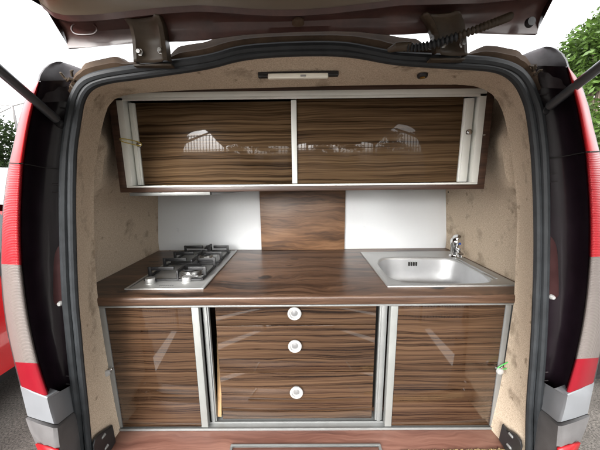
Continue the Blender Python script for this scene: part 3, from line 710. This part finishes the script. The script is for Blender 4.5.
for (yc_, rb_, xo) in ((1.135, .046, .035), (1.365, .036, .02)):
    bu = MB().lathe((XB+xo, yc_, Z(T)), [(rb_+.022,0),(rb_+.020,.004),(rb_,.006),(rb_,.018),(rb_-.004,.021),(rb_-.012,.021)], 'z', 36).build('burner', M['steel'], hb_)
    MB().lathe((XB+xo, yc_, Z(T)), [(rb_-.008,.0212),(rb_-.002,.022),(rb_-.003,.028),(rb_-.010,.030),(0,.0305)], 'z', 36).build('burner_cap', M['iron'], bu)
    g = MB(); hx, hy = .118, .104; zt_ = Z(T+.050); th = .0044
    # low base rails
    for sx in (-1, 1): g.box(XB+sx*hx-.004, XB+sx*hx+.004, yc_-hy, yc_+hy, Z(T+.003), Z(T+.012), .001)
    for sy in (-1, 1): g.box(XB-hx, XB+hx, yc_+sy*hy-.004, yc_+sy*hy+.004, Z(T+.0035), Z(T+.0115), .001)
    # bridge fingers: rise at the rail, run in towards the burner
    for (sx, fy) in ((-1,-.062),(-1,.062),(1,-.062),(1,.062)):
        xa = XB+sx*hx; xb_ = XB+xo*.5+sx*.030
        pts = [(xa, yc_+fy, Z(T+.004)), (xa, yc_+fy, zt_-.008)]
        g.box(xa-.0065, xa+.0065, yc_+fy-th, yc_+fy+th, Z(T+.004), zt_, .002)
        g.box(min(xa, xb_), max(xa, xb_), yc_+fy-th+.0005, yc_+fy+th-.0005, zt_-.016, zt_-.0005, .002)
    for sy in (-1, 1):
        ya = yc_+sy*hy; g.box(XB+xo*.6-th, XB+xo*.6+th, ya-.006, ya+.006, Z(T+.004), zt_-.001, .002)
        yb2 = yc_+sy*.036; g.box(XB+xo*.6-th+.0005, XB+xo*.6+th-.0005, min(ya, yb2), max(ya, yb2), zt_-.0165, zt_-.0012, .002)
    g.build('pan_support', M['iron'], hb_)
# upturned prong at the back of the grate and igniter
pr = MB(); q = PZ(209, 252, T+.03); pr.tube([q+V((0,0,-.03)), q+V((0,0,.022)), q+V((.003,0,.036)), q+V((-.010,0,.030)), q+V((-.022,0,.018))], [.007,.0065,.007,.006,.004], 8); pr.build('prong', M['iron'], hb_)
ig = MB()
for j in range(7): ig.box(XB-.035+j*.0085, XB-.0295+j*.0085, Y0+.028, Y0+.034, Z(T-.0005), Z(T+.0006), 0)
ig.build('printed_scale', M['grey_plastic'], hb_)

# ------------------------------------------------------------------ sink and tap
sx0, sx1, sy0, sy1 = .3287, .838, .962, 1.440
sk = thing('sink', 'stainless steel inset sink with curved bowl at the right of the worktop', 'sink', ((sx0+sx1)/2, (sy0+sy1)/2, Z(-.42)))
BOWL = [(377.2,264),(377.3,261.5),(379.5,259),(384,257.6),(395,257.2),(415,257.2),(435,257.4),(449,258.2),(460,260.5),(470,264),(480,269.7),(487,275),(491.5,279.8),(491.5,281.7),(488,283),(470,283.6),(440,283.7),(420,283.4),(407,282.8),(396,280.8),(388,277),(382,271)]
bw = smooth([PZ(x, y, T) for x, y in BOWL], 2, True); bw = resample(bw+[bw[0]], 97)[:-1]
cxy = V((sum(p.x for p in bw)/96, sum(p.y for p in bw)/96, Z(T)))
def rect_hit(p, x0, x1, y0, y1, z):
    d = p-cxy; t = 1e9
    if d.x > 1e-9: t = min(t, (x1-cxy.x)/d.x)
    if d.x < -1e-9: t = min(t, (x0-cxy.x)/d.x)
    if d.y > 1e-9: t = min(t, (y1-cxy.y)/d.y)
    if d.y < -1e-9: t = min(t, (y0-cxy.y)/d.y)
    return V((cxy.x+d.x*t, cxy.y+d.y*t, z))
# snap four samples onto the corners so the outer rim stays square
outer = [rect_hit(p, sx0, sx1, sy0, sy1, Z(T)) for p in bw]
for c in ((sx0,sy0),(sx1,sy0),(sx1,sy1),(sx0,sy1)):
    j = min(range(96), key=lambda i: (outer[i].x-c[0])**2+(outer[i].y-c[1])**2); outer[j] = V((c[0], c[1], Z(T)))
def inset(ring, d, dz):
    return [V((p.x+(cxy.x-p.x)/max(1e-6,(p-cxy).length)*d, p.y+(cxy.y-p.y)/max(1e-6,(p-cxy).length)*d, p.z+dz)) for p in ring]
def scale(ring, s, dz): return [V((cxy.x+(p.x-cxy.x)*s, cxy.y+(p.y-cxy.y)*s, Z(T)+dz)) for p in ring]
lowr = [p+V((0,0,-.003)) for p in outer]
de = MB(); de.loft([lowr, [p+V((0,0,.0015)) for p in inset(outer,.001,0)], inset(outer,.006,.003), inset(outer,.012,.0005), [o.lerp(b,.9) for o, b in zip(outer, bw)]], True)
de.loft([[o.lerp(b,.9) for o, b in zip(outer, bw)], [p+V((0,0,.001)) for p in bw], inset(bw,.004,-.002), inset(bw,.007,-.010)], True)
# raised ridges of the draining ledge
for k_ in range(2):
    xa = .775+.022*k_; de.tube([V((xa,1.02+.015*k_,Z(T))), V((xa,1.03,Z(T+.001))), V((xa,1.30,Z(T+.001))), V((xa,1.31,Z(T)))], [.001,.0035,.0035,.001], 8)
de.build('rim', M['satin'], sk, sharp=50)
ba = MB(); ba.loft([inset(bw,.007,-.010), scale(bw,.955,-.035), scale(bw,.935,-.065), scale(bw,.905,-.095), scale(bw,.86,-.115), scale(bw,.79,-.130), scale(bw,.68,-.138), scale(bw,.3,-.143), scale(bw,.06,-.145)], True)
ba.build('bowl', M['steel_sink'], sk, sharp=60)
dr = MB(); dr.lathe((cxy.x, cxy.y, Z(T-.144)), [(.042,0),(.040,.003),(.028,.001),(0,-.001)], 'z', 28); dr.build('drain', M['chrome'], sk)
ovf = MB(); b0 = P(412.5, 264.2, 1.322)
for j in range(4): ovf.box(b0.x-.020+.0125*j, b0.x-.013+.0125*j, b0.y-.001, b0.y+.012, b0.z-.010, b0.z+.010, .001)
ovf.build('overflow_slot', M['gap'], sk)

tb = PZ(455, 256.5, T)
tp = thing('tap', 'short chrome mixer tap at the back right corner of the sink', 'tap', tb)
MB().lathe(tb, [(.029,0),(.030,.004),(.026,.008),(.025,.012),(.0245,.058),(.027,.062),(.0285,.084),(.026,.094),(.016,.103),(0,.105)], 'z', 30).build('body', M['chrome'], tp)
lv = MB(); lv.tube([tb+V((.0,.0,.100)), tb+V((-.004,-.012,.110)), tb+V((-.010,-.030,.116)), tb+V((-.014,-.044,.117))], [.020,.015,.011,.008], 14); lv.build('lever', M['chrome'], tp)
spo = MB(); spo.tube(smooth([tb+V((.0,-.018,.040)), tb+V((-.006,-.040,.043)), tb+V((-.012,-.060,.041)), tb+V((-.016,-.072,.034))], 2), .0135, 16); spo.lathe(tb+V((-.0165,-.073,.020)), [(.011,0),(.0145,.001),(.0145,.012),(.012,.014)], 'z', 20); spo.build('spout', M['chrome'], tp)
bl_ = MB(); bl_.lathe(tb+V((.002,-.0265,.076)), [(0,.0055),(.005,.005),(.0065,.002),(.0065,-.004)], 'y', 14); bl_.build('badge', mat('blue_dot',(.02,.06,.25),.3), tp)

# ------------------------------------------------------------------ outside world
def ground_mat():
    mt = mat('asphalt', (.1,.1,.1), .85, spec=.3)
    n = mt.node_tree.nodes; l = mt.node_tree.links; b = n['Principled BSDF']; tc = n.new('ShaderNodeTexCoord')
    a = n.new('ShaderNodeTexNoise'); a.inputs['Scale'].default_value = 95; a.inputs['Detail'].default_value = 6
    c = n.new('ShaderNodeTexNoise'); c.inputs['Scale'].default_value = 1.7; c.inputs['Detail'].default_value = 6
    for t in (a, c): l.new(tc.outputs['Object'], t.inputs['Vector'])
    r1 = n.new('ShaderNodeValToRGB'); e = r1.color_ramp.elements; e[0].position = .32; e[0].color = (.038,.035,.033,1); e[1].position = .68; e[1].color = (.165,.152,.14,1)
    r2 = n.new('ShaderNodeValToRGB'); e = r2.color_ramp.elements; e[0].position = .35; e[0].color = (.5,.48,.46,1); e[1].position = .62; e[1].color = (1.05,1.03,1,1)
    l.new(a.outputs['Fac'], r1.inputs['Fac']); l.new(c.outputs['Fac'], r2.inputs['Fac'])
    mm = n.new('ShaderNodeMixRGB'); mm.blend_type = 'MULTIPLY'; mm.inputs[0].default_value = 1
    l.new(r1.outputs[0], mm.inputs[1]); l.new(r2.outputs[0], mm.inputs[2]); l.new(mm.outputs[0], b.inputs['Base Color'])
    bp = n.new('ShaderNodeBump'); bp.inputs['Strength'].default_value = .6; bp.inputs['Distance'].default_value = .006
    l.new(a.outputs['Fac'], bp.inputs['Height']); l.new(bp.outputs['Normal'], b.inputs['Normal'])
    return mt
g = MB(); S_ = 260; n_ = 26; rows = []
for i in range(n_+1):
    rows.append([V((lerp(-S_, S_, j/n_), lerp(-S_, S_, i/n_), 0)) for j in range(n_+1)])
tag(g.loft(rows).build('ground', ground_mat()), None, None, kind='structure')
pm = mat('road_paint', (.62,.61,.58), .7, var=.2, vscale=14)
for x in (-1.37, 1.47):
    tag(MB().add([V((x-.12,-2.6,.004)), V((x+.12,-2.6,.004)), V((x+.12,4.2,.004)), V((x-.12,4.2,.004))], [[0,1,2,3]]).build('parking_line', pm), None, None, kind='structure')

# cars
GL = mat('car_glass', (.02,.025,.028), .06, spec=.8, coat=.5)
TY = mat('tyre', (.02,.02,.02), .8, bump=.2, bscale=120); RM = mat('alloy_rim', (.5,.5,.52), .35, .8)
def car(name, label, paint, x, y, flip=1, prof=None, W=.86, L=4.2, H=1.46, vanlike=False):
    c = thing(name, label, 'van' if vanlike else 'car', (x, y, 0))
    if vanlike: pr = [(-.5,.30),(-.5,.55),(-.497,1.0),(-.485,1.55),(-.465,.98*H),(-.44,H),(.15,H),(.24,.97*H),(.36,1.2),(.46,1.08),(.49,.95),(.5,.6),(.495,.3)]
    else: pr = [(-.49,.32),(-.5,.5),(-.497,.68),(-.485,.86),(-.47,.93),(-.40,.99*H*.93),(-.36,.985*H),(-.2,H),(.02,.985*H),(.07,.955*H),(.20,1.0),(.40,.90),(.47,.76),(.5,.58),(.495,.32)]
    pts = [V((0, flip*a*L, b)) for a, b in pr]
    def wid(z): return W*(1 if z < .9 else 1-.30*max(0, (z-.9)/(H-.9))**1.2*(.45 if vanlike else 1)) * (1 if z > .5 else .97)
    def shrink(z, yy): return wid(z)*(1-.10*max(0, (abs(yy)/L-.40)/.1)**2)
    prof_f = pts
    m_ = MB(); rows = []
    for p in prof_f:
        w_ = shrink(p.z, p.y); rows.append([V((x+t*w_, y+p.y*(1+.015*(1-t*t)), p.z+.012*(1-t*t))) for t in (-1,-.96,-.8,-.4,0,.4,.8,.96,1)])
    m_.loft(rows)
    # side skins with belt line bulge: rows from bottom to contour
    k_ = len(prof_f)
    for sgn in (-1, 1):
        top = [V((x+sgn*shrink(p.z, p.y), y+p.y, p.z)) for p in prof_f]
        ymin, ymax = min(p.y for p in top), max(p.y for p in top)
        grid = []
        zs = [.30,.36,.45,.6,.75,.88,.97,1.1,1.25,1.38,H]
        def span(z):
            ys = []
            for i in range(k_-1):
                a, b = prof_f[i], prof_f[i+1]
                if (a.z-z)*(b.z-z) <= 0 and abs(a.z-b.z) > 1e-6: ys.append(lerp(a.y, b.y, (z-a.z)/(b.z-a.z)))
            return (min(ys), max(ys)) if ys else None
        for z in zs:
            sp_ = span(min(max(z, .321), H-.002))
            if sp_: grid.append([V((x+sgn*shrink(z, lerp(*sp_, j/14))*(1+.012*math.sin(min(1,(z-.3)/.6)*math.pi)), y+lerp(*sp_, j/14), z)) for j in range(15)])
        m_.loft(grid)
    m_.build('body', paint, c, sharp=30)
    # side windows, windscreens
    for sgn in (-1, 1):
        secs = ((-.36,-.17),(-.155,.04)) if not vanlike else ((.12,.27),)
        for (a, b) in secs:
            zl, zh = (.98, H*.945) if not vanlike else (1.15, H*.93)
            poly = [V((x+sgn*(wid(z)+.012), y+flip*yy*L, z)) for yy, z in ((a-.01 if a < -.3 else a, zl),(b+(.05 if (b > 0) else 0), zl),(b, zh),(a+(.03 if a < -.3 else 0), zh))]
            MB().prism(poly, (sgn*.006,0,0)).build('side_window', GL, c)
    def glass(i, j):
        a, b = pts[i], pts[j]
        p0 = a.lerp(b, .08); p1 = a.lerp(b, .92); nrm = V((0, flip*(1 if i > 5 else -1)*.5, .5)).normalized()*.016
        w0_, w1_ = wid(p0.z)*.90, wid(p1.z)*.90
        MB().prism([V((x-w0_, y+p0.y, p0.z))+nrm, V((x+w0_, y+p0.y, p0.z))+nrm, V((x+w1_, y+p1.y, p1.z))+nrm, V((x-w1_, y+p1.y, p1.z))+nrm], nrm*.2).build('windscreen', GL, c)
    if vanlike: glass(7, 8)
    else: glass(9, 10); glass(4, 5)
    for sx in (-1, 1):
        for sy in (-.31, .30):
            wc_ = V((x+sx*(W-.10), y+flip*sy*L, .315))
            t = MB().lathe(wc_, [(.20,-.10),(.29,-.10),(.313,-.07),(.315,0),(.313,.07),(.29,.105),(.20,.108)], 'x', 32).build('wheel', TY, c)
            MB().lathe(wc_, [(0,sx*.09),(.06,sx*.10),(.18,sx*.095),(.205,sx*.109),(.205,0)], 'x', 24).build('rim', RM, t)
        zz = .72 if not vanlike else .95
        for (end, mt_, nm) in ((-1, M['lens_red'], 'rear_lamp'), (1, M['lens_clear'], 'headlight')):
            hy = flip*end*L*.488; MB().box(x+sx*W*.62-.13, x+sx*W*.62+.13, y+hy-.03, y+hy+.03, zz-.06, zz+.07, .02, 3).build(nm, mt_, c)
    ub = MB(); ub.box(x-W*.9, x+W*.9, y-L*.44, y+L*.44, .20, .34, .02); ub.build('underbody', M['black_plastic'], c)
    return c
red = mat('red_car_paint', (.50,.010,.014), .25, coat=1, coat_r=.03)
car('parked_car', 'red hatchback parked close beside the left tail lamp', red, -2.92, 1.75, 1, H=1.50)
car('parked_car', 'dark grey hatchback parked beyond the right tail lamp', mat('grey_car_paint', (.03,.032,.035), .25, coat=1), 3.1, 3.3, 1, H=1.44)
car('parked_van', 'white van parked far off beyond the red hatchback', mat('white_car_paint', (.75,.75,.74), .3, coat=1), -10.6, 9.2, 1, H=2.05, W=.95, L=4.9, vanlike=True)

# trees
def leaf_mat(name, base, tr=.4):
    mt = bpy.data.materials.new(name); mt.use_nodes = True; n = mt.node_tree.nodes; l = mt.node_tree.links
    b = n['Principled BSDF']; b.inputs['Roughness'].default_value = .5; b.inputs['Specular IOR Level'].default_value = .3
    ge = n.new('ShaderNodeNewGeometry'); rp = n.new('ShaderNodeValToRGB'); e = rp.color_ramp.elements
    e[0].color = (*[c*.55 for c in base], 1); e[1].color = (*[c*1.45 for c in base], 1)
    l.new(ge.outputs['Random Per Island'], rp.inputs['Fac']); l.new(rp.outputs[0], b.inputs['Base Color'])
    t = n.new('ShaderNodeBsdfTranslucent'); l.new(rp.outputs[0], t.inputs['Color'])
    mx = n.new('ShaderNodeMixShader'); mx.inputs[0].default_value = tr
    l.new(b.outputs[0], mx.inputs[1]); l.new(t.outputs[0], mx.inputs[2]); l.new(mx.outputs[0], n['Material Output'].inputs[0])
    return mt
LF = leaf_mat('leaves', (.030,.052,.016)); LFB = leaf_mat('bright_leaves', (.048,.088,.016), .45)
BK = mat('bark', (.11,.085,.065), .9, var=.3, vscale=8, bump=.6, bscale=30)
def tree(label, x, y, h, r, seed, mt, n=5200, size=.11, low=.25, group='trees around the parking area'):
    rng = random.Random(seed); t = thing('tree', label, 'tree', (x, y, 0), group)
    tk_ = MB(); top = h*.8; pts = []
    for i in range(9):
        f = i/8; pts.append(V((x+rng.uniform(-.1,.1)*f*r*.6, y+rng.uniform(-.1,.1)*f*r*.6, top*f)))
    tk_.tube(pts, [lerp(h*.026, h*.006, i/8) for i in range(9)], 10)
    clus = []
    for k_ in range(34):
        f = rng.uniform(low, 1.0); a = rng.uniform(0, 2*math.pi)
        rad = r*math.sin(math.pi*min(1, (f-low)/(1-low)*.86+.12))**.7*rng.uniform(.35, 1.05)
        c = V((x+math.cos(a)*rad, y+math.sin(a)*rad, h*f)); clus.append((c, r*rng.uniform(.20,.38)))
        b = pts[min(8, max(1, int(f*8*.8)))]; midp = b.lerp(c, .5)+V((0,0,-.06*h*rng.random()))
        tk_.tube([b, midp, c], [h*.008, h*.005, h*.002], 6)
    tk_.build('trunk', BK, t, sharp=80)
    lv_ = MB(); vs = []; fs = []
    for i in range(n):
        c, cr_ = clus[rng.randrange(len(clus))]
        d = V((rng.gauss(0,1), rng.gauss(0,1), rng.gauss(0,.8))); d = d.normalized()*cr_*(rng.random()**.45)
        p = c+d; s_ = size*rng.uniform(.6,1.4)
        u = V((rng.uniform(-1,1), rng.uniform(-1,1), rng.uniform(-.7,.4))).normalized(); w_ = u.cross(V((rng.uniform(-1,1), rng.uniform(-1,1), rng.uniform(-1,1)))).normalized()
        o = len(vs); vs += [p-u*s_, p+w_*s_*.42, p+u*s_, p-w_*s_*.42]; fs.append([o, o+1, o+2, o+3])
    lv_.add(vs, fs)
    me = bpy.data.meshes.new('crown'); me.from_pydata([v-V((x,y,0)) for v in vs], [], fs); me.materials.append(mt)
    o = bpy.data.objects.new('crown', me); col.objects.link(o); o.parent = t
    return t
tree('tall bright green tree rising behind the right strut', 11.6, 11.0, 7.0, 3.1, 11, LFB, 26000, .10)
tree('broad green tree far behind the red hatchback at the left', -24, 19.5, 7.4, 3.8, 12, LF, 16000, .14)
tree('lower green tree standing left of the broad one by the poles', -30.5, 20.5, 6.2, 3.4, 13, LF, 12000, .14)

# T shaped poles far left
MP = mat('galvanised_pole', (.22,.21,.21), .5, .5)
lp = thing('lamp_post', 'thin grey pole with a wide cross arm against the white sky at left', 'lamp post', (-27, 22.5, 0))
q = P(13.5, 106, 22.5); MB().tube([V((q.x, 22.5, 0)), V((q.x, 22.5, 3)), V((q.x-.1, 22.5, q.z))], [.13,.12,.09], 10).build('pole', MP, lp)
a_ = MB(); a_.tube([q+V((-.1,0,0)), q+V((-2.6,.2,.35))], .06, 8); a_.tube([q+V((-.1,0,0)), q+V((1.6,-.1,.35))], .06, 8); a_.tube([q+V((-2.2,.2,-.75)), q+V((-.1,0,-.05))], .045, 8); a_.build('cross_arm', MP, lp)

# ---- what stands behind the photographer (seen mirrored in the doors)
fe = thing('bar_fence', 'tall grey bar fence behind the photographer, mirrored in the wall cabinet doors', 'fence', (0, -3.2, 0))
FM = mat('fence_paint', (.06,.06,.06), .5, .3)
bars = MB(); x = -6.5
while x < 6.5:
    bars.box(x-.011, x+.011, -3.215, -3.19, .06, 2.86, 0); x += .135
for z in (.12, 1.05, 1.95, 2.8): bars.box(-6.5, 6.5, -3.235, -3.216, z-.02, z+.02, 0)
bars.build('bar_grid', FM, fe)
for k_ in range(6):
    x = -6.5+2.6*k_; MB().box(x-.035, x+.035, -3.31, -3.24, 0, 2.95, .004).build('post', FM, fe)
tree('leafy tree behind the fence on the right, mirrored in the doors', 3.7, -7.4, 3.7, 1.5, 21, LF, 3000, .10)
tree('round bush tree behind the middle of the fence, mirrored in the doors', -.2, -7.6, 3.6, 1.7, 24, LF, 6000, .10, low=.12)
bd = thing('building', 'pale low plastered building behind the bar fence, mirrored in the left door', 'building', (-5.5, -14, 0))
MB().box(-16, -3.4, -17, -13, 0, 1.9, .02).build('wall', mat('pale_plaster', (.85,.74,.68), .9, var=.12, vscale=2), bd)
MB().prism([V((-16.4,-12.6,1.902)), V((-16.4,-17.4,1.902)), V((-16.4,-15,2.35))], (13.4,0,0)).build('roof', mat('pale_tiles', (.62,.50,.44), .8, var=.25, vscale=6), bd)
for k_ in range(4):
    x = -14.0+3.1*k_; zz = .55
    wf = MB().box(x-.62, x+.62, -13.0, -12.95, zz, zz+1.25, .01).build('window', M['white_plastic'], bd)
    for u in (-.29, .29): MB().box(x+u-.25, x+u+.25, -12.949, -12.935, zz+.07, zz+1.18, 0).build('pane', GL, wf)

# ------------------------------------------------------------------ light
wd = bpy.data.worlds.new('World'); scn.world = wd; wd.use_nodes = True
n = wd.node_tree.nodes; l = wd.node_tree.links
sky = n.new('ShaderNodeTexSky'); sky.sky_type = 'NISHITA'; sky.sun_disc = False
SE, SA = 24, 197                      # sun elevation, and azimuth clockwise from +y
sky.sun_elevation = R(SE); sky.sun_rotation = R(SA); sky.dust_density = 4; sky.air_density = 1.0
hs = n.new('ShaderNodeHueSaturation'); hs.inputs['Saturation'].default_value = .08   # thin overcast
l.new(sky.outputs[0], hs.inputs['Color']); l.new(hs.outputs[0], n['Background'].inputs[0]); n['Background'].inputs[1].default_value = .15
sd_ = bpy.data.lights.new('sun', 'SUN'); sd_.energy = .85; sd_.angle = R(130); sd_.color = (1, .96, .9)
so_ = bpy.data.objects.new('sun', sd_); col.objects.link(so_)
dv_ = V((math.sin(R(SA))*math.cos(R(SE)), math.cos(R(SA))*math.cos(R(SE)), math.sin(R(SE))))
so_.rotation_euler = dv_.to_track_quat('Z', 'Y').to_euler(); so_.location = (4, 10, 20)
vs_ = scn.view_settings; vs_.view_transform = 'Standard'; vs_.look = 'None'; vs_.gamma = 1; vs_.use_curve_mapping = False
vs_.exposure = 2.75
scn.cycles.max_bounces = 10; scn.cycles.diffuse_bounces = 6; scn.cycles.glossy_bounces = 5
